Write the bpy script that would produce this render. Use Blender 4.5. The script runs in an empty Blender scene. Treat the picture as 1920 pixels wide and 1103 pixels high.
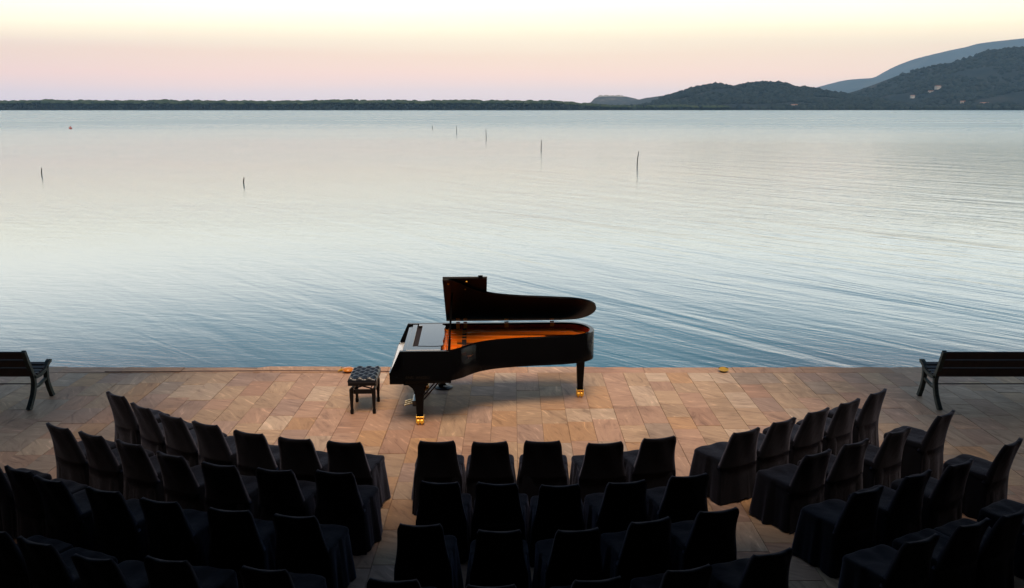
import bpy, bmesh, math, random
import numpy as np
from mathutils import Vector, Matrix, noise as mnoise

random.seed(7)
rng = np.random.default_rng(7)
R = math.radians
scene = bpy.context.scene
COL = scene.collection

# ------------------------------------------------------------------ camera
CAM_H, FPX = 4.08, 1700.0
PITCH = math.atan(350.0 / FPX)
cam = bpy.data.cameras.new('camera')
cam.sensor_width = 36.0
cam.lens = 36.0 * FPX / 1920.0
cam.clip_start = 0.05
cam.clip_end = 30000
cam_ob = bpy.data.objects.new('camera', cam)
COL.objects.link(cam_ob)
cam_ob.location = (0, 0, CAM_H)
cam_ob.rotation_euler = (math.pi / 2 - PITCH, 0, 0)
scene.camera = cam_ob

# ------------------------------------------------------------------ view
scene.view_settings.view_transform = 'Standard'
scene.view_settings.look = 'None'
scene.view_settings.exposure = 0.0
scene.view_settings.gamma = 1.0
scene.view_settings.use_curve_mapping = False
scene.render.engine = 'CYCLES'
scene.cycles.use_denoising = True
scene.cycles.max_bounces = 8
scene.cycles.volume_bounces = 1
scene.cycles.sample_clamp_indirect = 6.0

# ------------------------------------------------------------------ dusk sky
SUN_EL, SUN_AZ = R(62), R(176)           # azimuth from +Y towards +X
world = bpy.data.worlds.new('World')
scene.world = world
world.use_nodes = True
nt = world.node_tree
for n in list(nt.nodes):
    nt.nodes.remove(n)


def N(tree, typ, **kw):
    n = tree.nodes.new(typ)
    for k, v in kw.items():
        setattr(n, k, v)
    return n


def srgb(r, g, b, k=1.0):
    f = lambda c: ((c / 255 + .055) / 1.055) ** 2.4 if c > 10 else c / 255 / 12.92
    return (f(r) * k, f(g) * k, f(b) * k, 1)


def ramp_fill(rn, stops, interp='LINEAR'):
    cr = rn.color_ramp
    cr.interpolation = interp
    while len(cr.elements) > 1:
        cr.elements.remove(cr.elements[-1])
    for i, (p, c) in enumerate(stops):
        e = cr.elements[0] if i == 0 else cr.elements.new(p)
        e.position = p
        e.color = c


tc = N(nt, 'ShaderNodeTexCoord')
sep = N(nt, 'ShaderNodeSeparateXYZ')
nt.links.new(tc.outputs['Generated'], sep.inputs[0])
clampz = N(nt, 'ShaderNodeMath', operation='MAXIMUM')
clampz.inputs[1].default_value = 0.0
nt.links.new(sep.outputs['Z'], clampz.inputs[0])
sq = N(nt, 'ShaderNodeMath', operation='SQRT')
nt.links.new(clampz.outputs[0], sq.inputs[0])
wmap = N(nt, 'ShaderNodeVectorMath', operation='MULTIPLY')
wmap.inputs[1].default_value = (3.0, 3.0, 26.0)
nt.links.new(tc.outputs['Generated'], wmap.inputs[0])
wnz = N(nt, 'ShaderNodeTexNoise')
wnz.inputs['Scale'].default_value = 1.0
wnz.inputs['Detail'].default_value = 4
nt.links.new(wmap.outputs[0], wnz.inputs['Vector'])
wad = N(nt, 'ShaderNodeMath', operation='MULTIPLY_ADD')
wad.inputs[1].default_value = .035
nt.links.new(wnz.outputs[0], wad.inputs[0])
nt.links.new(sq.outputs[0], wad.inputs[2])
wsb = N(nt, 'ShaderNodeMath', operation='SUBTRACT')
wsb.inputs[1].default_value = .0175
nt.links.new(wad.outputs[0], wsb.inputs[0])
sq = wsb


def P(deg):
    return math.sqrt(math.sin(R(deg)))


high = [(P(8.5), srgb(255, 253, 240, 1.62)), (P(11), srgb(252, 253, 246, 1.32)), (P(14), srgb(222, 232, 238, .84)), (P(18), srgb(172, 204, 222, .52)), (P(30), srgb(146, 182, 212, .34)),
        (P(55), srgb(136, 168, 206, .31)), (1.0, srgb(116, 150, 196, .31))]
LO = .98
left = [(0.0, srgb(214, 208, 222, LO)), (P(0.9), srgb(230, 212, 216, LO)), (P(2.0), srgb(252, 212, 194, LO * 1.03)), (P(3.1), srgb(255, 218, 184, LO)),
        (P(4.4), srgb(255, 241, 200, LO * 1.08)), (P(6), srgb(255, 251, 220, LO * 1.25)), (P(8.5), srgb(255, 247, 230, 1.72)), (P(11), srgb(253, 248, 238, 1.42))] + high[2:]
right = [(0.0, srgb(218, 208, 212, LO)), (P(1.0), srgb(234, 215, 206, LO)), (P(2.0), srgb(254, 220, 190, LO * 1.03)), (P(3.2), srgb(255, 228, 186, LO * 1.03)),
         (P(4.4), srgb(255, 240, 194, LO * 1.08)), (P(6), srgb(255, 250, 216, LO * 1.24))] + high
# the low glow is a little redder than it reaches the eye through the blue haze
warm = lambda st: [(p_, (c_[0] * 1.11, c_[1], c_[2] * .95, 1) if p_ < P(7) else c_) for p_, c_ in st]
left, right = warm(left), warm(right)
r1 = N(nt, 'ShaderNodeValToRGB')
ramp_fill(r1, left)
r2 = N(nt, 'ShaderNodeValToRGB')
ramp_fill(r2, right)
nt.links.new(sq.outputs[0], r1.inputs[0])
nt.links.new(sq.outputs[0], r2.inputs[0])
mr = N(nt, 'ShaderNodeMapRange')
mr.inputs[1].default_value = -0.45
mr.inputs[2].default_value = 0.5
nt.links.new(sep.outputs['X'], mr.inputs[0])
mx = N(nt, 'ShaderNodeMix', data_type='RGBA')
nt.links.new(mr.outputs[0], mx.inputs['Factor'])
nt.links.new(r1.outputs[0], mx.inputs['A'])
nt.links.new(r2.outputs[0], mx.inputs['B'])
sky = N(nt, 'ShaderNodeTexSky', sky_type='NISHITA')
sky.sun_disc = False
sky.sun_elevation = SUN_EL
sky.sun_rotation = SUN_AZ
skym = N(nt, 'ShaderNodeMix', data_type='RGBA', blend_type='ADD')
skym.inputs['Factor'].default_value = 0.012
nt.links.new(mx.outputs['Result'], skym.inputs['A'])
nt.links.new(sky.outputs[0], skym.inputs['B'])
bg = N(nt, 'ShaderNodeBackground')
bg.inputs['Strength'].default_value = 1.55
nt.links.new(skym.outputs['Result'], bg.inputs[0])
wo = N(nt, 'ShaderNodeOutputWorld')
nt.links.new(bg.outputs[0], wo.inputs[0])

sun = bpy.data.lights.new('sun', 'SUN')
sun.energy = 3.2
sun.angle = R(30)
sun.color = (1.0, .78, .58)
sun_ob = bpy.data.objects.new('sun', sun)
COL.objects.link(sun_ob)
sd = Vector((math.sin(SUN_AZ) * math.cos(SUN_EL), math.cos(SUN_AZ) * math.cos(SUN_EL), math.sin(SUN_EL)))
sun_ob.rotation_euler = (-sd).to_track_quat('-Z', 'Y').to_euler()

# ------------------------------------------------------------------ helpers


def pix_at(px, py, Y):
    """direction of a bearing in the view -> point at distance Y (used to size far land)"""
    a, b = (px - 960) / FPX, (551.5 - py) / FPX
    dy = math.cos(PITCH) + b * math.sin(PITCH)
    dz = b * math.cos(PITCH) - math.sin(PITCH)
    return a / dy * Y, CAM_H + dz / dy * Y


def tag(o, label=None, cat=None, group=None, kind=None):
    if label: o['label'] = label
    if cat: o['category'] = cat
    if group: o['group'] = group
    if kind: o['kind'] = kind
    return o


def empty(name, loc=(0, 0, 0), rz=0):
    o = bpy.data.objects.new(name, None)
    COL.objects.link(o)
    o.location = loc
    o.rotation_euler = (0, 0, rz)
    o.empty_display_size = .2
    return o


def link(name, me, parent=None, loc=None, rot=None):
    o = bpy.data.objects.new(name, me)
    COL.objects.link(o)
    if parent is not None: o.parent = parent
    if loc is not None: o.location = loc
    if rot is not None: o.rotation_euler = rot
    return o


def finish(bm, name, mat, smooth=None):
    bmesh.ops.recalc_face_normals(bm, faces=bm.faces[:])
    me = bpy.data.meshes.new(name)
    bm.to_mesh(me)
    bm.free()
    if mat is not None: me.materials.append(mat)
    if smooth is not None:
        for p in me.polygons: p.use_smooth = True
        if smooth < 180:
            try:
                me.set_sharp_from_angle(angle=R(smooth))
            except Exception:
                pass
    return me


def ob(name, bm, mat, parent=None, smooth=None, loc=None, rot=None):
    return link(name, finish(bm, name, mat, smooth), parent, loc, rot)


def box(bm, x0, x1, y0, y1, z0, z1, bev=0.0, seg=2):
    m = Matrix.Translation(((x0 + x1) / 2, (y0 + y1) / 2, (z0 + z1) / 2)) @ Matrix.Diagonal((x1 - x0, y1 - y0, z1 - z0, 1))
    r = bmesh.ops.create_cube(bm, size=1, matrix=m)
    if bev > 0:
        es = set()
        for v in r['verts']:
            for e in v.link_edges: es.add(e)
        bmesh.ops.bevel(bm, geom=list(es), offset=bev, segments=seg, affect='EDGES', profile=.5)
    return bm


def tube(bm, pts, rad, n=8, cap=True):
    pts = [Vector(p) for p in pts]
    if not hasattr(rad, '__len__'): rad = [rad] * len(pts)
    rings = []
    for i, p in enumerate(pts):
        d = (pts[min(i + 1, len(pts) - 1)] - pts[max(i - 1, 0)]).normalized()
        ref = Vector((0, 0, 1)) if abs(d.z) < .9 else Vector((1, 0, 0))
        a = d.cross(ref).normalized()
        b = d.cross(a).normalized()
        rings.append([bm.verts.new(p + (a * math.cos(2 * math.pi * k / n) + b * math.sin(2 * math.pi * k / n)) * rad[i]) for k in range(n)])
    for i in range(len(rings) - 1):
        for k in range(n):
            bm.faces.new((rings[i][k], rings[i][(k + 1) % n], rings[i + 1][(k + 1) % n], rings[i + 1][k]))
    if cap:
        bm.faces.new(rings[0][::-1])
        bm.faces.new(rings[-1])
    return bm


def bar(bm, p0, p1, w, h, up=(0, 0, 1)):
    """rectangular bar from p0 to p1, w across, h along up"""
    p0, p1 = Vector(p0), Vector(p1)
    d = (p1 - p0).normalized()
    s = d.cross(Vector(up)).normalized()
    u = s.cross(d).normalized()
    r = []
    for p in (p0, p1):
        r.append([bm.verts.new(p + s * a * w / 2 + u * b * h / 2) for a, b in ((-1, -1), (1, -1), (1, 1), (-1, 1))])
    for k in range(4):
        bm.faces.new((r[0][k], r[0][(k + 1) % 4], r[1][(k + 1) % 4], r[1][k]))
    bm.faces.new(r[0][::-1])
    bm.faces.new(r[1])
    return bm


def lathe(bm, prof, n=24, c=(0, 0, 0)):
    rings = []
    for r, z in prof:
        if r < 1e-6:
            rings.append([bm.verts.new((c[0], c[1], c[2] + z))])
        else:
            rings.append([bm.verts.new((c[0] + r * math.cos(2 * math.pi * k / n), c[1] + r * math.sin(2 * math.pi * k / n), c[2] + z)) for k in range(n)])
    for A, B in zip(rings, rings[1:]):
        for k in range(n):
            a0, a1 = A[k % len(A)], A[(k + 1) % len(A)]
            b0, b1 = B[k % len(B)], B[(k + 1) % len(B)]
            f = []
            for v in (a0, a1, b1, b0):
                if v not in f: f.append(v)
            if len(f) > 2:
                try: bm.faces.new(f)
                except ValueError: pass
    return bm


def prism(bm, poly, fn0, fn1):
    """polygon (list of 2-D points) swept between two placements fn0 and fn1"""
    A = [bm.verts.new(fn0(*p)) for p in poly]
    B = [bm.verts.new(fn1(*p)) for p in poly]
    n = len(poly)
    for k in range(n):
        bm.faces.new((A[k], A[(k + 1) % n], B[(k + 1) % n], B[k]))
    fa = bm.faces.new(A[::-1])
    fb = bm.faces.new(B)
    bmesh.ops.triangulate(bm, faces=[fa, fb])
    return bm


def catmull(pts, n=6, closed=False):
    out = []
    P_ = [np.array(p, float) for p in pts]
    m = len(P_)
    rngi = range(m) if closed else range(m - 1)
    for i in rngi:
        if closed:
            p0, p1, p2, p3 = P_[(i - 1) % m], P_[i], P_[(i + 1) % m], P_[(i + 2) % m]
        else:
            p0, p1, p2, p3 = P_[max(i - 1, 0)], P_[i], P_[i + 1], P_[min(i + 2, m - 1)]
        for k in range(n):
            t = k / n
            out.append(.5 * ((2 * p1) + (-p0 + p2) * t + (2 * p0 - 5 * p1 + 4 * p2 - p3) * t * t + (-p0 + 3 * p1 - 3 * p2 + p3) * t ** 3))
    if not closed: out.append(P_[-1])
    return [tuple(float(c) for c in q) for q in out]


# ------------------------------------------------------------------ materials
def new_mat(name):
    m = bpy.data.materials.new(name)
    m.use_nodes = True
    t = m.node_tree
    b = t.nodes['Principled BSDF']
    return m, t, b


def simple(name, col, rough=.5, metal=0.0, var=.12, scale=30, bump=0.0, coat=0.0, spec=.5, sheen=0.0):
    m, t, b = new_mat(name)
    tcn = N(t, 'ShaderNodeTexCoord')
    nz = N(t, 'ShaderNodeTexNoise')
    nz.inputs['Scale'].default_value = scale
    nz.inputs['Detail'].default_value = 5
    t.links.new(tcn.outputs['Object'], nz.inputs['Vector'])
    rp = N(t, 'ShaderNodeValToRGB')
    c = np.array(col)
    ramp_fill(rp, [(.3, (*(c * (1 - var)), 1)), (.7, (*np.minimum(c * (1 + var), 1), 1))])
    t.links.new(nz.outputs[0], rp.inputs[0])
    t.links.new(rp.outputs[0], b.inputs['Base Color'])
    b.inputs['Roughness'].default_value = rough
    b.inputs['Metallic'].default_value = metal
    b.inputs['Coat Weight'].default_value = coat
    b.inputs['Coat Roughness'].default_value = .05
    b.inputs['Specular IOR Level'].default_value = spec
    b.inputs['Sheen Weight'].default_value = sheen
    if bump > 0:
        bp = N(t, 'ShaderNodeBump')
        bp.inputs['Strength'].default_value = bump
        bp.inputs['Distance'].default_value = .01
        t.links.new(nz.outputs[0], bp.inputs['Height'])
        t.links.new(bp.outputs[0], b.inputs['Normal'])
    return m


M_lacq = simple('black_lacquer', (.004, .004, .005), .08, 0, .1, 4, 0, 0.0, 1.0)
M_satin = simple('satin_black_rim', (.003, .003, .0035), .12, 0, .1, 4, 0, 0.0, .09)
M_lid = simple('satin_black_lid', (.003, .003, .0035), .3, 0, .1, 4, 0, 0.0, .05)
M_blackwood = simple('black_wood', (.005, .005, .006), .35, 0, .1, 12, 0, 0, .2)
M_gold = simple('bronzed_iron', (1.0, .20, .006), .38, .0, .12, 14, .1)
M_brass = simple('polished_brass', (.98, .52, .05), .28, .35, .1, 20)
M_mahog = simple('mahogany', (.50, .055, .008), .25, 0, .3, 6)
M_spruce = simple('spruce_soundboard', (.11, .022, .006), .4, 0, .25, 8)
M_steel = simple('string_steel', (.45, .16, .05), .4, .3, .05, 8)
M_ivory = simple('white_keys', (.82, .82, .80), .2, 0, .02, 8)
M_felt = simple('dark_felt', (.02, .012, .012), .9)
M_stick = simple('matt_black', (.004, .004, .004), 1.0, 0, .1, 12, 0, 0, .02)
M_leather = simple('black_leather', (.010, .012, .017), .30, 0, .15, 60, .12)
M_iron = simple('green_cast_iron', (.030, .040, .034), .5, .2, .35, 25, .3)
M_slat = simple('varnished_slat', (.030, .013, .009), .5, 0, .35, 9, .2)
M_cable = simple('cable_rubber', (.10, .05, .034), .8)
M_pole = simple('weathered_pole', (.035, .03, .025), .8, 0, .3, 3)
M_buoy = simple('red_buoy', (.30, .06, .05), .6)
M_ylamp = simple('yellow_enamel', (.52, .31, .03), .35, 0, .1, 12)
M_orange = simple('orange_glass', (.60, .20, .02), .3, 0, .1, 12)
M_dark = simple('dark_base', (.03, .010, .006), .5)
M_white = simple('white_plaster', (.40, .38, .35), .8, 0, .1, .3)
M_terra = simple('terracotta', (.30, .15, .10), .8, 0, .15, .4)
M_pane = simple('window_pane', (.03, .035, .04), .15)
M_facade = simple('facade_plaster', (.10, .085, .07), .9, 0, .1, .6)
M_shade_roof = simple('shade_roof_boards', (.035, .03, .026), .9, 0, .2, 2)
M_chrome = simple('chrome', (.75, .75, .75), .15, .95, .03, 8)


def fabric_mat():
    m, t, b = new_mat('chair_cover_fabric')
    tcn = N(t, 'ShaderNodeTexCoord')
    oi = N(t, 'ShaderNodeObjectInfo')
    nz = N(t, 'ShaderNodeTexNoise')
    nz.inputs['Scale'].default_value = 5
    nz.inputs['Detail'].default_value = 6
    wv = N(t, 'ShaderNodeTexNoise')
    wv.inputs['Scale'].default_value = 260
    wv.inputs['Detail'].default_value = 2
    t.links.new(tcn.outputs['Object'], nz.inputs['Vector'])
    t.links.new(tcn.outputs['Object'], wv.inputs['Vector'])
    rp = N(t, 'ShaderNodeValToRGB')
    ramp_fill(rp, [(.25, (.0045, .0045, .0065, 1)), (.75, (.009, .009, .012, 1))])
    t.links.new(nz.outputs[0], rp.inputs[0])
    t.links.new(rp.outputs[0], b.inputs['Base Color'])
    b.inputs['Roughness'].default_value = .9
    b.inputs['Specular IOR Level'].default_value = .08
    b.inputs['Sheen Weight'].default_value = .24
    b.inputs['Sheen Roughness'].default_value = .4
    b.inputs['Sheen Tint'].default_value = (.75, .75, 1, 1)
    ad = N(t, 'ShaderNodeMath', operation='MULTIPLY_ADD')
    ad.inputs[1].default_value = .15
    t.links.new(wv.outputs[0], ad.inputs[0])
    t.links.new(nz.outputs[0], ad.inputs[2])
    bp = N(t, 'ShaderNodeBump')
    bp.inputs['Strength'].default_value = .5
    bp.inputs['Distance'].default_value = .03
    t.links.new(ad.outputs[0], bp.inputs['Height'])
    t.links.new(bp.outputs[0], b.inputs['Normal'])
    return m


M_cover = fabric_mat()


def stone_mat(name, per_object):
    m, t, b = new_mat(name)
    geo = N(t, 'ShaderNodeNewGeometry')
    if per_object:
        src = N(t, 'ShaderNodeObjectInfo')
        colour = src.outputs['Color']
        rnd = src.outputs['Random']
    else:
        src = N(t, 'ShaderNodeAttribute')
        src.attribute_name = 'stone'
        colour = src.outputs['Color']
        rnd = geo.outputs['Random Per Island']
    # each stone reads a different place of the same quarry
    off = N(t, 'ShaderNodeVectorMath', operation='MULTIPLY_ADD')
    cmb = N(t, 'ShaderNodeCombineXYZ')
    for i in range(3): t.links.new(rnd, cmb.inputs[i])
    t.links.new(cmb.outputs[0], off.inputs[0])
    off.inputs[1].default_value = (37, 91, 53)
    t.links.new(geo.outputs['Position'], off.inputs[2])
    rot = N(t, 'ShaderNodeVectorRotate', rotation_type='Z_AXIS')
    t.links.new(off.outputs[0], rot.inputs['Vector'])
    am = N(t, 'ShaderNodeMath', operation='MULTIPLY')
    am.inputs[1].default_value = 1.6
    t.links.new(rnd, am.inputs[0])
    t.links.new(am.outputs[0], rot.inputs['Angle'])
    stretch = N(t, 'ShaderNodeVectorMath', operation='MULTIPLY')
    stretch.inputs[1].default_value = (2.0, 9.0, 4.0)
    t.links.new(rot.outputs[0], stretch.inputs[0])
    vein = N(t, 'ShaderNodeTexNoise')
    vein.inputs['Scale'].default_value = 1.0
    vein.inputs['Detail'].default_value = 7
    vein.inputs['Roughness'].default_value = .62
    vein.inputs['Distortion'].default_value = 1.2
    t.links.new(stretch.outputs[0], vein.inputs['Vector'])
    vr = N(t, 'ShaderNodeValToRGB')
    ramp_fill(vr, [(.30, (.60, .56, .54, 1)), (.44, (.95, .93, .92, 1)), (.58, (1.04, 1.04, 1.02, 1)), (.70, (1.5, 1.5, 1.48, 1))])
    t.links.new(vein.outputs[0], vr.inputs[0])
    mul = N(t, 'ShaderNodeMix', data_type='RGBA', blend_type='MULTIPLY')
    mul.inputs['Factor'].default_value = 1
    t.links.new(colour, mul.inputs['A'])
    t.links.new(vr.outputs[0], mul.inputs['B'])
    # stains that run over the joints
    st = N(t, 'ShaderNodeTexNoise')
    st.inputs['Scale'].default_value = .9
    st.inputs['Detail'].default_value = 8
    st.inputs['Roughness'].default_value = .65
    t.links.new(geo.outputs['Position'], st.inputs['Vector'])
    sr = N(t, 'ShaderNodeValToRGB')
    ramp_fill(sr, [(.30, (.62, .60, .58, 1)), (.48, (1, 1, 1, 1)), (1, (1.04, 1.03, 1.02, 1))])
    t.links.new(st.outputs[0], sr.inputs[0])
    mul2 = N(t, 'ShaderNodeMix', data_type='RGBA', blend_type='MULTIPLY')
    mul2.inputs['Factor'].default_value = 1
    t.links.new(mul.outputs['Result'], mul2.inputs['A'])
    t.links.new(sr.outputs[0], mul2.inputs['B'])
    # chips and dark marks
    ch = N(t, 'ShaderNodeTexNoise')
    ch.inputs['Scale'].default_value = 9
    ch.inputs['Detail'].default_value = 3
    t.links.new(stretch.outputs[0], ch.inputs['Vector'])
    cr = N(t, 'ShaderNodeValToRGB')
    ramp_fill(cr, [(.0, (.55, .5, .48, 1)), (.27, (.6, .56, .53, 1)), (.33, (1, 1, 1, 1))])
    t.links.new(ch.outputs[0], cr.inputs[0])
    mul3 = N(t, 'ShaderNodeMix', data_type='RGBA', blend_type='MULTIPLY')
    mul3.inputs['Factor'].default_value = .8
    t.links.new(mul2.outputs['Result'], mul3.inputs['A'])
    t.links.new(cr.outputs[0], mul3.inputs['B'])
    t.links.new(mul3.outputs['Result'], b.inputs['Base Color'])
    b.inputs['Roughness'].default_value = .62
    b.inputs['Specular IOR Level'].default_value = .28
    bp = N(t, 'ShaderNodeBump')
    bp.inputs['Strength'].default_value = .35
    bp.inputs['Distance'].default_value = .012
    t.links.new(vein.outputs[0], bp.inputs['Height'])
    t.links.new(bp.outputs[0], b.inputs['Normal'])
    return m


M_stone = stone_mat('paving_stone', True)
M_stone_j = stone_mat('paving_stone_far', False)
M_mortar = simple('mortar_bed', (.26, .17, .12), .9, 0, .3, 3, .2)
M_quay = simple('quay_stone', (.20, .14, .11), .8, 0, .35, 1.2, .3)

# ------------------------------------------------------------------ setting: pavement
EDGE_Y, WATER_Z = 14.05, -.5
bm = bmesh.new()
box(bm, -60, 60, -20, EDGE_Y - .03, -.7, -.012)
pavement = tag(ob('pavement', bm, M_mortar), 'reddish stone paved quay under piano, stool and rows of chairs', kind='structure')
bm = bmesh.new()
for i in range(60):
    x = -60 + 2 * i
    box(bm, x + .006, x + 1.994, EDGE_Y - .028, EDGE_Y + random.uniform(-.01, .012), -3, -.105, .01, 1)
quay = tag(ob('quay_wall', bm, M_quay), 'stone quay wall dropping from the pavement into the lagoon', kind='structure')

PAL = {'pink': (.46, .270, .180), 'tan': (.47, .315, .190), 'mauve': (.36, .235, .185), 'orange': (.47, .255, .112),
       'cream': (.56, .42, .295), 'grey': (.36, .28, .215), 'red': (.40, .21, .135)}


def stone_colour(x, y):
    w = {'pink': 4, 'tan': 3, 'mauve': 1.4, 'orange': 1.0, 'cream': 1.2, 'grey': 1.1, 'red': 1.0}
    near = math.exp(-((x + .5) / 2.2) ** 2)  # extra orange stones by the piano paint in a warm pool of light
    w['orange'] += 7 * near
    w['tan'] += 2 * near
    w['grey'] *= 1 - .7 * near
    far = min(1, max(0, (abs(x) - 4.2) / 3.0))  # greyer stones towards the sides paint in the dimness there
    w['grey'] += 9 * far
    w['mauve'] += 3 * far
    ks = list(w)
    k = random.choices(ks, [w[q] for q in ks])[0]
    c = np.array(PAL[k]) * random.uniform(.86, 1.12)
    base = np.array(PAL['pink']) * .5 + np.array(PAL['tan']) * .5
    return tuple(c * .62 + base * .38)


KERB = .36
COLW, GAP = .335, .0042
slab_mesh = {}


def slab_me(w, l):
    key = (round(w, 3), round(l, 3))
    if key not in slab_mesh:
        b_ = bmesh.new()
        box(b_, -w / 2, w / 2, -l / 2, l / 2, -.04, 0)
        top = [e for e in b_.edges if all(abs(v.co.z) < 1e-5 for v in e.verts)]
        bmesh.ops.bevel(b_, geom=top, offset=.002, segments=1, affect='EDGES')
        slab_mesh[key] = finish(b_, 'slab', M_stone)
    return slab_mesh[key]


LENS = [.46, .55, .62, .70, .82]
spots = []
ncol = int(2 * 13 / COLW)
for ci in range(ncol):
    x = -13 + COLW * (ci + .5)
    y = EDGE_Y - KERB
    first = True
    while y > 2.5:
        l = random.choice(LENS)
        if first:
            l = random.choice(LENS[:4])
            first = False
        spots.append((x, y - l / 2, l))
        y -= l


def show_score(x, y):
    if abs(x) > y * .58 + .3: return 0
    if 9.2 < y and abs(x) < 5.6: return 10 + y * .0 - abs(x) * .3
    if -1.5 < x < -.9 and y > 6: return 9
    if 1.7 < x < 2.4 and y > 6: return 8.2
    return max(.1, 5 - abs(x) * .3)


spots.sort(key=lambda s: -show_score(s[0], s[1]))
vs, fs, cols = [], [], []
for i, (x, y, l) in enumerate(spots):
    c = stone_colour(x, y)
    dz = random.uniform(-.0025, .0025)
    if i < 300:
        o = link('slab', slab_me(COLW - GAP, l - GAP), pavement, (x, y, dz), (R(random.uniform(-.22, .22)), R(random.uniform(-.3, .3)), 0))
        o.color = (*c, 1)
    else:
        w2, l2 = (COLW - GAP) / 2, (l - GAP) / 2
        e = .002
        base = len(vs)
        for (sx, sy) in ((-1, -1), (1, -1), (1, 1), (-1, 1)): vs.append((x + sx * w2, y + sy * l2, dz - .03))
        for (sx, sy) in ((-1, -1), (1, -1), (1, 1), (-1, 1)): vs.append((x + sx * w2, y + sy * l2, dz - e))
        for (sx, sy) in ((-1, -1), (1, -1), (1, 1), (-1, 1)): vs.append((x + sx * (w2 - e), y + sy * (l2 - e), dz))
        for k in range(4):
            k2 = (k + 1) % 4
            fs.append((base + k, base + k2, base + 4 + k2, base + 4 + k))
            fs.append((base + 4 + k, base + 4 + k2, base + 8 + k2, base + 8 + k))
        fs.append((base + 8, base + 9, base + 10, base + 11))
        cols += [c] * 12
me = bpy.data.meshes.new('slabs')
me.from_pydata(vs, [], fs)
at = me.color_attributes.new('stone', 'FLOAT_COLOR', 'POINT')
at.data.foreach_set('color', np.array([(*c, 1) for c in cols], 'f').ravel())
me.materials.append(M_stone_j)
o = link('paving_field', me, pavement)
tag(o, kind='stuff')

# kerb stones along the water with worn, broken outer edges
x = -14.0
while x < 14:
    l = random.uniform(.75, 1.5)
    b_ = bmesh.new()
    nseg = max(3, int(l / .16))
    yo = EDGE_Y + random.uniform(-.03, .02)
    top_o, top_i = [], []
    prof = []
    for k in range(nseg + 1):
        xx = x + .004 + (l - .008) * k / nseg
        chip = max(0, mnoise.noise((xx * 2.3, 3.1, 0)) - .12) * .24 + random.uniform(0, .012)
        prof.append((xx, yo - chip, max(0, chip - .02) * .45))
    dz = random.uniform(-.004, .006)
    rows_ = []
    for xx, yy, dr in prof:
        rows_.append([b_.verts.new((xx, EDGE_Y - KERB + .006, -.04)), b_.verts.new((xx, EDGE_Y - KERB + .006, dz - .003)),
                      b_.verts.new((xx, EDGE_Y - KERB + .012, dz)), b_.verts.new((xx, yy - .03, dz)),
                      b_.verts.new((xx, yy, dz - .02 - dr)), b_.verts.new((xx, yo + .002, -.10)), b_.verts.new((xx, EDGE_Y - KERB + .006, -.10))])
    for A, B in zip(rows_, rows_[1:]):
        for k in range(6): b_.faces.new((A[k], A[k + 1], B[k + 1], B[k]))
    b_.faces.new(rows_[0][::-1]); b_.faces.new(rows_[-1])
    o = ob('kerb_stone', b_, M_stone, pavement)
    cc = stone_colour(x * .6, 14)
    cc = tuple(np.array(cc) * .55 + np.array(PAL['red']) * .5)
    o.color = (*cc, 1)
    x += l

# ------------------------------------------------------------------ water


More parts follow.
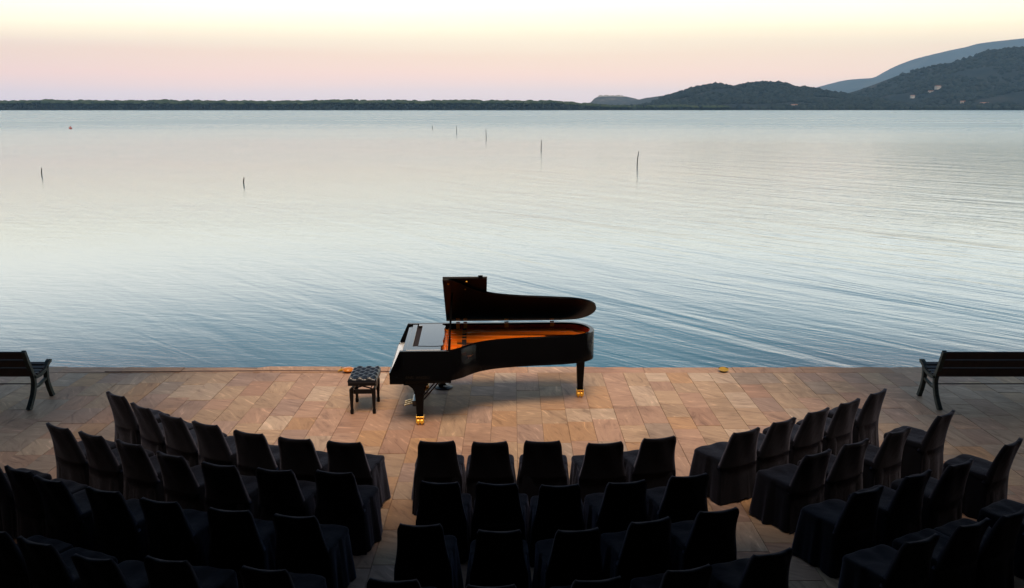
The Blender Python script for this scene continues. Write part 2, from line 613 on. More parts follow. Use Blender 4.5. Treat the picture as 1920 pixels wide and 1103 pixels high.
def water_mat():
    m, t, b = new_mat('lagoon_water')
    geo = N(t, 'ShaderNodeNewGeometry')
    sp = N(t, 'ShaderNodeSeparateXYZ')
    t.links.new(geo.outputs['Position'], sp.inputs[0])

    def wave(angle, sx, sy, detail, rough, dist=0.0, typ='FBM'):
        ro = N(t, 'ShaderNodeVectorRotate', rotation_type='Z_AXIS')
        ro.inputs['Angle'].default_value = R(angle)
        t.links.new(geo.outputs['Position'], ro.inputs['Vector'])
        mu = N(t, 'ShaderNodeVectorMath', operation='MULTIPLY')
        mu.inputs[1].default_value = (sx, sy, 1)
        t.links.new(ro.outputs[0], mu.inputs[0])
        nz = N(t, 'ShaderNodeTexNoise')
        nz.inputs['Scale'].default_value = 1
        nz.inputs['Detail'].default_value = detail
        nz.inputs['Roughness'].default_value = rough
        nz.inputs['Distortion'].default_value = dist
        t.links.new(mu.outputs[0], nz.inputs['Vector'])
        return nz.outputs[0]

    # long low crests, crossing wind ripples, small chop
    swell = wave(54, .08, .55, 3, .45, 1.0)
    cross = wave(46, .28, 1.7, 3, .5, 1.3)
    rip = wave(16, .55, 2.6, 4, .55, .5)
    chop = wave(-5, 2.5, 7.0, 3, .6)
    # where the wind touches the water
    calm = wave(3, .010, .045, 4, .55, .5)
    cr = N(t, 'ShaderNodeMapRange')
    cr.inputs[1].default_value = .38
    cr.inputs[2].default_value = .62
    cr.inputs[3].default_value = .35
    cr.inputs[4].default_value = 1.0
    t.links.new(calm, cr.inputs[0])

    def bump(h, dist, normal=None, fac=None):
        bp = N(t, 'ShaderNodeBump')
        bp.inputs['Strength'].default_value = 1
        bp.inputs['Distance'].default_value = dist
        t.links.new(h, bp.inputs['Height'])
        if fac is not None: t.links.new(fac, bp.inputs['Strength'])
        if normal is not None: t.links.new(normal, bp.inputs['Normal'])
        return bp.outputs[0]

    # stronger crests towards the open right-hand side
    rs = N(t, 'ShaderNodeMapRange')
    rs.inputs[1].default_value = -9
    rs.inputs[2].default_value = 14
    rs.inputs[3].default_value = .35
    rs.inputs[4].default_value = 1.0
    t.links.new(sp.outputs['X'], rs.inputs[0])
    n = bump(swell, .042, None, rs.outputs[0])
    n = bump(cross, .012, n, rs.outputs[0])
    n = bump(rip, .012, n, cr.outputs[0])
    n = bump(chop, .005, n, cr.outputs[0])
    t.links.new(n, b.inputs['Normal'])
    # ripples too small to see at a distance blur the reflection
    ln = N(t, 'ShaderNodeVectorMath', operation='LENGTH')
    t.links.new(geo.outputs['Position'], ln.inputs[0])
    rg = N(t, 'ShaderNodeMapRange')
    rg.inputs[1].default_value = 15
    rg.inputs[2].default_value = 260
    rg.inputs[3].default_value = .06
    rg.inputs[4].default_value = .28
    t.links.new(ln.outputs['Value'], rg.inputs[0])
    rm = N(t, 'ShaderNodeMath', operation='MULTIPLY')
    cm = N(t, 'ShaderNodeMapRange')
    cm.inputs[3].default_value = .8
    cm.inputs[4].default_value = 1.2
    t.links.new(calm, cm.inputs[0])
    t.links.new(rg.outputs[0], rm.inputs[0])
    t.links.new(cm.outputs[0], rm.inputs[1])
    t.links.new(rm.outputs[0], b.inputs['Roughness'])
    b.inputs['Base Color'].default_value = (.014, .112, .170, 1)
    b.inputs['IOR'].default_value = 1.333
    b.inputs['Specular IOR Level'].default_value = .5
    return m


M_water = water_mat()
bm = bmesh.new()
ys = [EDGE_Y + .02, 20, 40, 100, 300, 800, 1700, 10800]
xs = [-10800, -2000, -400, -80, 0, 80, 400, 2000, 10800]
g = [[bm.verts.new((x, y, WATER_Z)) for x in xs] for y in ys]
for j in range(len(ys) - 1):
    for i in range(len(xs) - 1):
        bm.faces.new((g[j][i], g[j][i + 1], g[j + 1][i + 1], g[j + 1][i]))
water = tag(ob('water', bm, M_water), 'calm pale blue lagoon water stretching to the far shore', kind='structure')

# ------------------------------------------------------------------ far land
SHORE = 1515.0


def land_mat(name, dark, light, dry, scale=.012):
    m, t, b = new_mat(name)
    geo = N(t, 'ShaderNodeNewGeometry')
    nz = N(t, 'ShaderNodeTexNoise')
    nz.inputs['Scale'].default_value = scale
    nz.inputs['Detail'].default_value = 9
    nz.inputs['Roughness'].default_value = .7
    t.links.new(geo.outputs['Position'], nz.inputs['Vector'])
    rp = N(t, 'ShaderNodeValToRGB')
    ramp_fill(rp, [(.36, (*dark, 1)), (.55, (*light, 1)), (.70, (*dry, 1))])
    t.links.new(nz.outputs[0], rp.inputs[0])
    t.links.new(rp.outputs[0], b.inputs['Base Color'])
    b.inputs['Roughness'].default_value = .95
    b.inputs['Specular IOR Level'].default_value = .1
    return m


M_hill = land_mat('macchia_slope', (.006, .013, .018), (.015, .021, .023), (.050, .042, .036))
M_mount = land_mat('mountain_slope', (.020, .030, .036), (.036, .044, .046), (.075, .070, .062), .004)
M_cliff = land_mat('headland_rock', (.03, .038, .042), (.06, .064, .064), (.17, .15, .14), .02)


def leaf_mat(name, a, b2):
    m, t, b = new_mat(name)
    geo = N(t, 'ShaderNodeNewGeometry')
    rp = N(t, 'ShaderNodeValToRGB')
    ramp_fill(rp, [(0, (*a, 1)), (1, (*b2, 1))])
    t.links.new(geo.outputs['Random Per Island'], rp.inputs[0])
    t.links.new(rp.outputs[0], b.inputs['Base Color'])
    b.inputs['Roughness'].default_value = .9
    b.inputs['Specular IOR Level'].default_value = .1
    return m


M_pine = leaf_mat('umbrella_pine_needles', (.022, .038, .020), (.048, .062, .028))
M_under = leaf_mat('wood_understorey', (.007, .014, .018), (.020, .030, .026))
M_scrub = leaf_mat('hillside_scrub', (.004, .011, .014), (.017, .024, .022))


def ico(sub):
    b_ = bmesh.new()
    bmesh.ops.create_icosphere(b_, subdivisions=sub, radius=1)
    v = np.array([q.co[:] for q in b_.verts])
    f = np.array([[q.index for q in fc.verts] for fc in b_.faces])
    b_.free()
    return v, f


ICO1, ICO2 = ico(1), ico(2)


def blobs(name, mat, centres, radii, base, jitter=.25, flat_bottom=0.0):
    """many lumpy crowns in one mesh"""
    V, F = base
    n = len(centres)
    vs_ = V[None] * (1 + rng.uniform(-jitter, jitter, (n, len(V), 1)))
    if flat_bottom: vs_[:, :, 2] = np.where(vs_[:, :, 2] < 0, vs_[:, :, 2] * flat_bottom, vs_[:, :, 2])
    vs_ = vs_ * np.array(radii)[:, None, :] + np.array(centres)[:, None, :]
    fs_ = F[None] + (np.arange(n) * len(V))[:, None, None]
    me_ = bpy.data.meshes.new(name)
    vs_ = vs_.reshape(-1, 3)
    fs_ = fs_.reshape(-1, 3)
    me_.vertices.add(len(vs_))
    me_.vertices.foreach_set('co', vs_.astype('f').ravel())
    me_.loops.add(fs_.size)
    me_.loops.foreach_set('vertex_index', fs_.astype('i').ravel())
    me_.polygons.add(len(fs_))
    me_.polygons.foreach_set('loop_start', np.arange(0, fs_.size, 3, dtype='i'))
    me_.polygons.foreach_set('loop_total', np.full(len(fs_), 3, 'i'))
    me_.materials.append(mat)
    me_.update(calc_edges=True)
    me_.validate()
    return me_


# the flat land behind the shore
bm = bmesh.new()
xs = np.linspace(-10700, 10700, 60)
prof = [(SHORE, -1.0), (SHORE + 6, .3), (SHORE + 60, 1.2), (10700, 1.5)]
g = [[bm.verts.new((x, y + (mnoise.noise((x * .01, 0, 0)) * 5 if y < 2000 else 0), z)) for x in xs] for y, z in prof]
for A, B in zip(g, g[1:]):
    for i in range(len(xs) - 1): bm.faces.new((A[i], A[i + 1], B[i + 1], B[i]))
tag(ob('far_shore', bm, M_hill), 'low flat land behind the far shoreline of the lagoon', kind='structure')


def hill(name, label, mat, sil, y0, D, back, amp, nx=150, ny=36, trees=0, tree_r=(4, 8), treelabel=None, seed=0, flat=1.0):
    X = [pix_at(px, py, D)[0] for px, py in sil]
    Z = [max(pix_at(px, py, D)[1], -1) for px, py in sil]
    xs_ = np.linspace(X[0], X[-1], nx)
    zs = np.interp(xs_, X, Z)
    H_ = np.zeros((ny, nx))
    Y_ = np.zeros(ny)
    for j in range(ny):
        t = j / (ny - 1)
        if t < .72:
            s = t / .72
            Y_[j] = y0 + (D - y0) * s
            env = s ** flat
        else:
            s = (t - .72) / .28
            Y_[j] = D + back * s
            env = 1 - s * s
        for i in range(nx):
            nzv = mnoise.fractal((xs_[i] * .006 + seed, Y_[j] * .006, seed), 1.0, 2.1, 5)
            body = 4 * (env * (1 - env)) if t < .72 else 0
            H_[j, i] = max(zs[i] * env + nzv * amp * body * min(1, max(zs[i], 0) / 30), -1)
    vs_ = [(xs_[i], Y_[j], H_[j, i]) for j in range(ny) for i in range(nx)]
    fs_ = [(j * nx + i, j * nx + i + 1, (j + 1) * nx + i + 1, (j + 1) * nx + i) for j in range(ny - 1) for i in range(nx - 1)]
    me_ = bpy.data.meshes.new(name)
    me_.from_pydata(vs_, [], fs_)
    me_.materials.append(mat)
    for p_ in me_.polygons: p_.use_smooth = True
    o_ = tag(link(name, me_), label, kind='structure')
    if trees:
        cs, rs_ = [], []
        while len(cs) < trees:
            fi, fj = rng.uniform(0, nx - 1.001), rng.uniform(0, (ny - 1) * .76)
            i0, j0 = int(fi), int(fj)
            di, dj = fi - i0, fj - j0
            h = (H_[j0, i0] * (1 - di) + H_[j0, i0 + 1] * di) * (1 - dj) + (H_[j0 + 1, i0] * (1 - di) + H_[j0 + 1, i0 + 1] * di) * dj
            x_ = xs_[i0] * (1 - di) + xs_[i0 + 1] * di
            y_ = Y_[j0] * (1 - dj) + Y_[j0 + 1] * dj
            if h < .5 or mnoise.noise((x_ * .009, y_ * .009, 5 + seed)) > .28: continue
            r_ = rng.uniform(*tree_r) * rng.uniform(.6, 1.1)
            cs.append((x_, y_, h + r_ * .25))
            rs_.append((r_ * rng.uniform(.9, 1.4), r_ * rng.uniform(.9, 1.4), r_ * rng.uniform(.6, .95)))
        tag(link('hillside_wood', blobs('hillside_wood', M_scrub, cs, rs_, ICO1, .3)), treelabel, 'wood', kind='stuff')

    def surf(px, py_frac):
        x_ = pix_at(px, 180, y0 + (D - y0) * py_frac)[0]
        j = py_frac * .72 * (ny - 1)
        i = min(max((x_ - xs_[0]) / (xs_[-1] - xs_[0]) * (nx - 1), 0), nx - 2)
        return Vector((x_, y0 + (D - y0) * py_frac, H_[int(round(j)), int(round(i))]))
    return surf


sil_far = [(1490, 202), (1537, 168), (1567, 158.5), (1604, 148), (1636, 146), (1668, 147), (1682, 138), (1718, 122), (1732, 110), (1746, 104), (1796, 92),
           (1830, 85), (1850, 79), (1865, 77), (1920, 71), (2010, 64), (2120, 72), (2300, 96), (2500, 202)]
sil_near = [(1500, 203), (1560, 194), (1597, 182), (1632, 171), (1668, 158.5), (1700, 145), (1727, 133), (1770, 123), (1810, 115), (1840, 104), (1865, 97), (1902, 90.5),
            (1920, 90), (1990, 84), (2100, 92), (2300, 120), (2500, 202)]
sil_low = [(1180, 203), (1223, 193), (1260, 180), (1297, 168), (1324, 161.5), (1352, 159.5), (1379, 165), (1397, 159), (1430, 155.5), (1462, 157), (1489, 164),
           (1526, 167), (1567, 176.5), (1600, 185), (1650, 203)]
sil_mid = [(1150, 200), (1173, 193), (1214, 183.5), (1251, 178.5), (1287, 170.5), (1312, 161), (1335, 160.5), (1360, 166), (1420, 180), (1500, 203)]
sil_head = [(1100, 200), (1108, 193), (1116, 184), (1125, 180), (1155, 179.5), (1175, 181), (1191, 184.5), (1198, 187), (1223, 190), (1270, 203)]
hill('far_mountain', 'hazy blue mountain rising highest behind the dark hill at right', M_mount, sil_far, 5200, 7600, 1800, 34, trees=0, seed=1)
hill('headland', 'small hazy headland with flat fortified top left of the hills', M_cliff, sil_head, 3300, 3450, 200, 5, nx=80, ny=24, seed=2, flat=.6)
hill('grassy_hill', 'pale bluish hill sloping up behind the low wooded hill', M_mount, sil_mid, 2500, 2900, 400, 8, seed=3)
surf_low = hill('wooded_hill', 'low double-topped wooded hill on the far shore', M_hill, sil_low, SHORE + 8, 1950, 300, 10, trees=5200, tree_r=(3.2, 6.2),
                treelabel='dark scrub wood covering the low double-topped hill', seed=4, flat=1.25)
surf_near = hill('dark_hill', 'large dark green hill on the far shore at right', M_hill, sil_near, SHORE + 8, 2300, 500, 22, trees=9500, tree_r=(3.4, 7.0),
                 treelabel='dark scrub wood covering the large hill at right', seed=6, flat=1.2)

# umbrella pines along the far shore, one unbroken mass
cs, rs_ = [], []
ucs, urs = [], []
bmt = bmesh.new()
x = -1150.0
while x < 360:
    fade = 1.0 if x < 70 else max(.5, 1 - (x - 70) / 200)
    env = (.9 + .16 * mnoise.noise((x * .006, 2.0, 0)) + .06 * mnoise.noise((x * .03, 7.0, 0))) * fade * 1.05
    for row in range(4):
        xx = x + random.uniform(-4, 4)
        yy = SHORE + 10 + row * 11 + random.uniform(-4, 4)
        top = (14.4 + row * .75) * env * random.uniform(.93, 1.06)
        r_ = random.uniform(4.2, 6.6)
        cs.append((xx, yy, top - r_ * .5))
        rs_.append((r_ * 1.15, r_ * 1.15, r_ * .55))
        if row < 2: tube(bmt, [(xx, yy, 0), (xx + random.uniform(-.8, .8), yy, top - r_ * .5)], [.32, .2], 4)
        for _ in range(5):
            ru = random.uniform(2.5, 4.6)
            ucs.append((x + random.uniform(-5, 5), SHORE + 12 + row * 10 + random.uniform(-3, 3), random.uniform(1, 9.5) * env))
            urs.append((ru * 1.2, ru, ru))
    x += 6.4
x = 300.0
while x < 1150:
    ru = random.uniform(2.5, 6.0)
    ucs.append((x, SHORE + 10 + random.uniform(0, 14), ru * .5))
    urs.append((ru * 1.3, ru, ru * random.uniform(.7, 1.1)))
    x += random.uniform(2.5, 6)
me = blobs('pine_wood', M_pine, cs, rs_, ICO2, .16, .45)
pine = tag(link('pine_wood', me), 'long unbroken belt of umbrella pines along the far shore', 'wood', kind='stuff')
und = link('understorey', blobs('understorey', M_under, ucs, urs, ICO1, .3), pine)
tag(und, kind='stuff')
trk = ob('trunks', bmt, M_pole, pine)
tag(trk, kind='stuff')


def house(loc, w, d, h, roofh, label, rz=0, wins=3):
    e = empty('house', loc, rz)
    b_ = bmesh.new()
    box(b_, -w / 2, w / 2, -d / 2, d / 2, -3, h)
    ob('wall', b_, M_white, e)
    b_ = bmesh.new()
    prism(b_, [(-d / 2 - .6, h + .02), (d / 2 + .6, h + .02), (0, h + roofh)], lambda a, z: (-w / 2 - .6, a, z), lambda a, z: (w / 2 + .6, a, z))
    ob('roof', b_, M_terra, e)
    for k in range(wins):
        xx = -w / 2 + w * (k + .5) / wins
        b_ = bmesh.new()
        box(b_, xx - .7, xx + .7, -d / 2 - .08, -d / 2 + .05, h * .35, h * .75)
        ob('window', b_, M_pane, e)
    return tag(e, label, 'house', 'houses on the far shore')


def set_house(surf, px, py, w, d, h, rf, label, rz=0, wins=3):
    best, bl = None, 1e9
    for k in range(4, 100):
        p_ = surf(px, k / 100)
        _, zt = pix_at(px, py, p_.y)
        if abs(zt - p_.z) < bl: best, bl = p_, abs(zt - p_.z)
    house((best.x, best.y, best.z + 1.5), w, d, h, rf, label, rz, wins)


set_house(surf_near, 1757, 165, 11, 7, 4, 1.4, 'white house standing alone halfway up the dark hill', R(15))
set_house(surf_near, 1912, 180, 18, 9, 6, 1.6, 'largest white house, at right edge low on the dark hill', R(-10), 5)
set_house(surf_near, 1711, 181, 8, 6, 3, 1.2, 'small pale house lower left on the dark hill', R(5), 2)
set_house(surf_near, 1745, 180, 11, 6, 2.4, 1, 'long low pale house below the lone white hillside house', R(-5), 3)
set_house(surf_near, 1848, 198, 16, 7, 2.6, 1.2, 'low tan farmhouse near the waterline below the dark hill', R(4), 5)
set_house(surf_near, 1806, 195, 8, 6, 2.6, 1.4, 'reddish roofed small house near the waterline under the hill', R(-12), 2)
set_house(surf_low, 1490, 202, 9, 6, 2.6, 1.0, 'small pale house at the foot of the low wooded hill', R(8), 3)

# the old fortress on the headland
Xf, Zf = pix_at(1122, 180, 3440)
Xg, Zg = pix_at(1168, 180.5, 3440)
fort = empty('fortress', ((Xf + Xg) / 2, 3440, Zf - 3))
hw = (Xg - Xf) / 2
b_ = bmesh.new()
box(b_, -hw, hw, -8, 8, -10, 4.2)
ob('wall', b_, M_white, fort)
for k, (a, w_, h_) in enumerate(((-.8, 9, 6), (-.35, 14, 6.5), (.15, 10, 5.6), (.62, 13, 6.2))):
    b_ = bmesh.new()
    box(b_, a * hw - w_ / 2, a * hw + w_ / 2, -5, 5, 4.2, h_)
    ob('tower', b_, M_white, fort)
tag(fort, 'pale old fortress walls crowning the small headland', 'fortress')

# the haze over the lagoon
bm = bmesh.new()
box(bm, -10950, 10950, -400, 10950, -4.5, 760)
mh = bpy.data.materials.new('sea_air')
mh.use_nodes = True
t = mh.node_tree
for n in list(t.nodes): t.nodes.remove(n)
pv = N(t, 'ShaderNodeVolumePrincipled')
pv.inputs['Color'].default_value = (.46, .73, 1.0, 1)
pv.inputs['Density'].default_value = 7.5e-5
mo = N(t, 'ShaderNodeOutputMaterial')
t.links.new(pv.outputs[0], mo.inputs['Volume'])
tag(ob('haze', bm, mh), 'thin bluish evening haze over the lagoon', 'haze', kind='stuff')

# ------------------------------------------------------------------ poles and buoy in the lagoon
POLES = [(-32.6, 63.2, .50, .10, 'leftmost dark stake standing in the lagoon'),
         (-16.4, 55.6, .42, .12, 'lone short stake left of the piano, second stake from left'),
         (-16.8, 194.6, .75, .0, 'tiniest and farthest stake, left end of the line of five'),
         (-9.8, 163.0, 1.35, -.02, 'second stake in the receding line of five, thin and far'),
         (-3.8, 135.5, 1.45, -.03, 'tall thin stake in the middle of the line of five'),
         (3.2, 101.1, 1.08, .05, 'thick short stake, fourth in the receding line of five'),
         (10.0, 73.2, 1.15, .10, 'nearest and tallest-looking stake, right end of the line of five')]
for x, y, h, lean, lab in POLES:
    b_ = bmesh.new()
    r_ = .024 if h < 1.2 else .021
    k = 1 + y / 160
    tube(b_, [(0, 0, -1.5), (lean * h * .3, 0, h * .4), (lean * h * .75, .02, h * .75), (lean * h, 0, h)], [r_ * 1.25 * k, r_ * 1.15 * k, r_ * .95 * k, r_ * .6 * k], 8)
    tag(ob('mooring_stake', b_, M_pole, None, 60, (x, y, WATER_Z)), lab, 'stake', 'stakes in the lagoon')
b_ = bmesh.new()
lathe(b_, [(0, -.3), (.25, -.2), (.34, .05), (.26, .3), (.08, .42), (.06, .6), (0, .62)], 16)
tag(ob('buoy', b_, M_buoy, None, 60, (-95.6, 199.5, WATER_Z)), 'tiny red buoy floating far out at left', 'buoy')

# ------------------------------------------------------------------ unseen house behind the audience; side walls and roof added for shade
bld = empty('waterfront_building', (0, -2.2, 0))
b_ = bmesh.new(); box(b_, -22, 22, -7, 0, 0, 11); ob('wall', b_, M_facade, bld)
b_ = bmesh.new(); box(b_, -22.6, 22.6, -7.4, .7, 11.002, 11.35); ob('roof', b_, M_terra, bld)
for k in range(8):
    xx = -17.5 + 5 * k
    for zz in (1.2, 7.0):
        b_ = bmesh.new(); box(b_, xx - .6, xx + .6, -.05, .04, zz, zz + 1.7); ob('window', b_, M_pane, bld)
for s_ in (-1, 1):
    b_ = bmesh.new(); box(b_, *sorted((s_ * 13.05, s_ * 14.5)), .002, 14.7, 0, 8); ob('shade_wall', b_, M_facade, bld)  # side walls added out of view to block sky light from the sides
tag(bld, 'dark plastered waterfront building behind the audience, outside the frame, side walls added for shade', 'building')
can = empty('shade_roof', (0, 0, 0))  # added roof, out of view, keeps light off the audience
b_ = bmesh.new(); box(b_, -13, 13, -2.195, 6.5, 5.0, 5.16); ob('deck', b_, M_shade_roof, can)
for s_ in (-1, 1):
    b_ = bmesh.new(); box(b_, *sorted((s_ * 4.5, s_ * 13)), 6.502, 13.7, 5.82, 5.98); ob('side_deck', b_, M_shade_roof, can)
for k in range(11):
    xx = -12.5 + 2.5 * k
    b_ = bmesh.new(); box(b_, xx - .07, xx + .07, -2.19, 6.45, 4.88, 4.999); ob('rafter', b_, M_shade_roof, can)
for xx in (-12.6, 12.6):
    b_ = bmesh.new(); box(b_, xx - .12, xx + .12, 13.4, 13.64, 0, 5.818); ob('post', b_, M_shade_roof, can)
tag(can, 'added dark timber roof shading the seats, unseen above the frame', 'shade_roof')

# ------------------------------------------------------------------ grand piano
PX, PY, PRZ = -1.575, 11.2, R(2.4)
piano = tag(empty('grand_piano', (PX, PY, 0), PRZ), 'black concert grand piano with raised lid at the water edge', 'piano')
ZB, ZT, W = .625, 1.02, 1.58
curve = catmull([(.70, 0), (.80, .012), (.93, .12), (1.05, .28), (1.18, .41), (1.40, .53), (1.72, .61), (2.08, .66), (2.38, .71), (2.60, .80), (2.73, .93), (2.78, 1.10),
                 (2.76, 1.28), (2.68, 1.44), (2.54, 1.545), (2.36, 1.58)], 6)
outer = [(.18, 0), (.42, 0)] + curve + [(1.6, W), (.9, W), (.18, W)]


def offset(poly, d):
    out = []
    n = len(poly)
    for i, p_ in enumerate(poly):
        a = np.array(poly[max(i - 1, 0)]); c = np.array(poly[min(i + 1, n - 1)])
        t_ = (c - a) / (np.linalg.norm(c - a) + 1e-9)
        nn = np.array((-t_[1], t_[0]))
        out.append((p_[0] + nn[0] * d, p_[1] + nn[1] * d))
    return out


inner = offset(outer, .062)
b_ = bmesh.new()
prof_rows = []
for (o_, i_) in zip(outer, inner):
    prof_rows.append([b_.verts.new((o_[0], o_[1], ZB)), b_.verts.new((o_[0], o_[1], ZT - .006)),
                      b_.verts.new((o_[0] * .92 + i_[0] * .08, o_[1] * .92 + i_[1] * .08, ZT)),
                      b_.verts.new((o_[0] * .08 + i_[0] * .92, o_[1] * .08 + i_[1] * .92, ZT)),
                      b_.verts.new((i_[0], i_[1], ZT - .006)), b_.verts.new((i_[0], i_[1], ZT - .03)), b_.verts.new((i_[0], i_[1], ZB))])
for A, B in zip(prof_rows, prof_rows[1:]):
    for k in range(7): b_.faces.new((A[k], A[(k + 1) % 7], B[(k + 1) % 7], B[k]))
b_.faces.new(prof_rows[0]); b_.faces.new(prof_rows[-1][::-1])
rim = ob('rim', b_, M_satin, piano, 40)
# reddish veneer lining the inside of the rim
b_ = bmesh.new()
in2, in3 = offset(outer, .0645), offset(outer, .070)
A0 = [b_.verts.new((p_[0], p_[1], .80)) for p_ in in2[3:-1]]
A1 = [b_.verts.new((p_[0], p_[1], ZT - .022)) for p_ in in2[3:-1]]
B0 = [b_.verts.new((p_[0], p_[1], .80)) for p_ in in3[3:-1]]
B1 = [b_.verts.new((p_[0], p_[1], ZT - .022)) for p_ in in3[3:-1]]
for k in range(len(A0) - 1):
    b_.faces.new((B0[k], B0[k + 1], B1[k + 1], B1[k]))
    b_.faces.new((A1[k], A1[k + 1], B1[k + 1], B1[k]))
    b_.faces.new((A0[k], A0[k + 1], A1[k + 1], A1[k]))
ob('inner_veneer', b_, M_mahog, rim, 40)
# bottom boards
b_ = bmesh.new()
prism(b_, [(p_[0], p_[1]) for p_ in offset(outer, .03)], lambda a, c: (a, c, ZB + .012), lambda a, c: (a, c, ZB + .05))
ob('bottom_board', b_, M_blackwood, piano)
# soundboard
b_ = bmesh.new()
prism(b_, [(p_[0], p_[1]) for p_ in offset(outer, .071)], lambda a, c: (a, c, .80), lambda a, c: (a, c, .815))
ob('soundboard', b_, M_spruce, piano, None, (0, 0, .035))
# cast plate: pin block web, flanges along the rim, struts
plate = empty('iron_plate', (0, 0, .045)); plate.parent = piano
b_ = bmesh.new()
box(b_, .58, .86, .072, 1.50, .868, .892, .004, 1)
ob('pin_web', b_, M_gold, plate)
b_ = bmesh.new()
fo, fi = offset(outer, .073), offset(outer, .135)
fl = [(a, c) for a, c in zip(fo, fi)][8:-3]
rows_ = [[b_.verts.new((a[0], a[1], .878)), b_.verts.new((c[0], c[1], .862)), b_.verts.new((c[0], c[1], .84)), b_.verts.new((a[0], a[1], .84))] for a, c in fl]
for A, B in zip(rows_, rows_[1:]):
    for k in range(4): b_.faces.new((A[k], A[(k + 1) % 4], B[(k + 1) % 4], B[k]))
b_.faces.new(rows_[0]); b_.faces.new(rows_[-1][::-1])
ob('hitch_flange', b_, M_gold, plate, 40)
b_ = bmesh.new()
box(b_, .862, 2.42, 1.43, 1.506, .862, .893, .004, 1)
ob('bass_flange', b_, M_gold, plate)
for (u0, v0, u1, v1, w_) in ((.70, 1.30, 2.62, 1.24, .05), (.70, 1.14, 1.95, 1.345, .042), (.70, 1.02, 2.20, .98, .05), (.70, .86, 1.55, .80, .048),
                             (.70, .56, 1.12, .50, .055), (.70, .24, .90, .23, .05)):
    b_ = bmesh.new()
    prof = [(-.5, 0), (.5, 0), (.40, .052), (-.40, .052)]
    d_ = np.array((u1 - u0, v1 - v0)); d_ = d_ / np.linalg.norm(d_)
    nn = np.array((-d_[1], d_[0]))
    rr = []
    for (uu, vv, hh) in ((u0, v0, .7), (u0 + d_[0] * .08, v0 + d_[1] * .08, 1), (u1 - d_[0] * .14, v1 - d_[1] * .14, .85), (u1, v1, .12)):
        rr.append([b_.verts.new((uu + nn[0] * a * w_, vv + nn[1] * a * w_, .868 + h * hh)) for a, h in prof])
    for A, B in zip(rr, rr[1:]):
        for k in range(4): b_.faces.new((A[k], A[(k + 1) % 4], B[(k + 1) % 4], B[k]))
    b_.faces.new(rr[0]); b_.faces.new(rr[-1][::-1])
    ob('strut', b_, M_gold, plate)
# bridge, strings, tuning pins, damper heads
b_ = bmesh.new()
br = catmull([(1.0, .24), (1.12, .48), (1.35, .70), (1.7, .82), (2.15, .92), (2.42, 1.02)], 6)
for p0, p1 in zip(br, br[1:]): bar(b_, (*p0, .83), (*p1, .83), .035, .03)
ob('bridge', b_, M_spruce, piano, None, (0, 0, .035))
b_ = bmesh.new()
for k in range(64):
    q = k / 63
    v0 = .12 + 1.34 * q
    idx = min(int((1 - q) * 0 + q * (len(br) - 1)), len(br) - 1)
    u1, v1 = br[idx]
    if q > .72:
        u1, v1 = 2.45 - (q - .72) * .4, 1.40 - (q - .72) * 1.1
    bar(b_, (.84, v0, .896), (u1 + .05, v1, .848), .0018, .0018)
so = ob('strings', b_, M_steel, piano, None, (0, 0, .035)); tag(so, kind='stuff')
b_ = bmesh.new()
for k in range(66):
    box(b_, .925, .985, .12 + k * .0205, .129 + k * .0205, .895, .925)
do = ob('dampers', b_, M_felt, piano, None, (0, 0, .035)); tag(do, kind='stuff')
b_ = bmesh.new()
for k in range(64):
    for j in range(3):
        box(b_, .63 + j * .045, .638 + j * .045, .1 + k * .0215, .108 + k * .0215, .892, .925)
do = ob('tuning_pins', b_, M_steel, piano, None, (0, 0, .035)); tag(do, kind='stuff')
# music shelf and desk folded flat
b_ = bmesh.new(); box(b_, .215, .66, .064, .25, .995, 1.021, .003, 1); ob('shelf_panel', b_, M_lacq, piano)
b_ = bmesh.new(); box(b_, .30, .64, 1.40, 1.515, .995, 1.019, .003, 1); ob('shelf_panel', b_, M_lacq, piano)
b_ = bmesh.new(); box(b_, .215, .285, .252, 1.515, .99, 1.012, .003, 1); ob('shelf_rail', b_, M_lacq, piano)
b_ = bmesh.new()
prism(b_, catmull([(.36, .26), (.66, .26), (.672, .5), (.685, .83), (.672, 1.15), (.66, 1.39), (.36, 1.39)], 5) + [(.36, .83)], lambda a, c: (a, c, 1.008), lambda a, c: (a, c, 1.026))
ob('music_desk', b_, M_lacq, piano)
b_ = bmesh.new(); box(b_, .215, .66, .066, 1.514, .955, .98); ob('shelf_base', b_, M_felt, piano)
# fallboard, key bed, keys, arms
b_ = bmesh.new()
prism(b_, [(.165, .995), (.212, .995), (.212, .78), (.200, .765), (.182, .80)], lambda a, z: (a, .064, z), lambda a, z: (a, 1.516, z))
ob('fallboard', b_, M_lacq, piano)
b_ = bmesh.new(); box(b_, .0, .60, .064, 1.516, .58, .685, .004, 1); ob('key_bed', b_, M_satin, piano)
b_ = bmesh.new(); box(b_, -.012, .010, .066, 1.514, .686, .722, .003, 1); ob('key_slip', b_, M_lacq, piano)
b_ = bmesh.new()
kw = 1.226 / 52
for k in range(52): box(b_, .012, .20, .177 + k * kw + .0006, .177 + (k + 1) * kw - .0006, .70, .750)
ko = ob('white_keys', b_, M_ivory, piano); tag(ko, kind='stuff')
b_ = bmesh.new()
for k in range(52):
    if k % 7 in (0, 1, 3, 4, 5) and k < 51: box(b_, .09, .198, .177 + (k + 1) * kw - .0055, .177 + (k + 1) * kw + .0055, .7505, .763, .002, 1)
ko = ob('black_keys', b_, M_lacq, piano); tag(ko, kind='stuff')
for v0, v1 in ((.066, .176), (1.404, 1.514)):
    b_ = bmesh.new(); box(b_, .02, .20, v0, v1, .69, .765, .004, 1); ob('key_block', b_, M_lacq, piano)
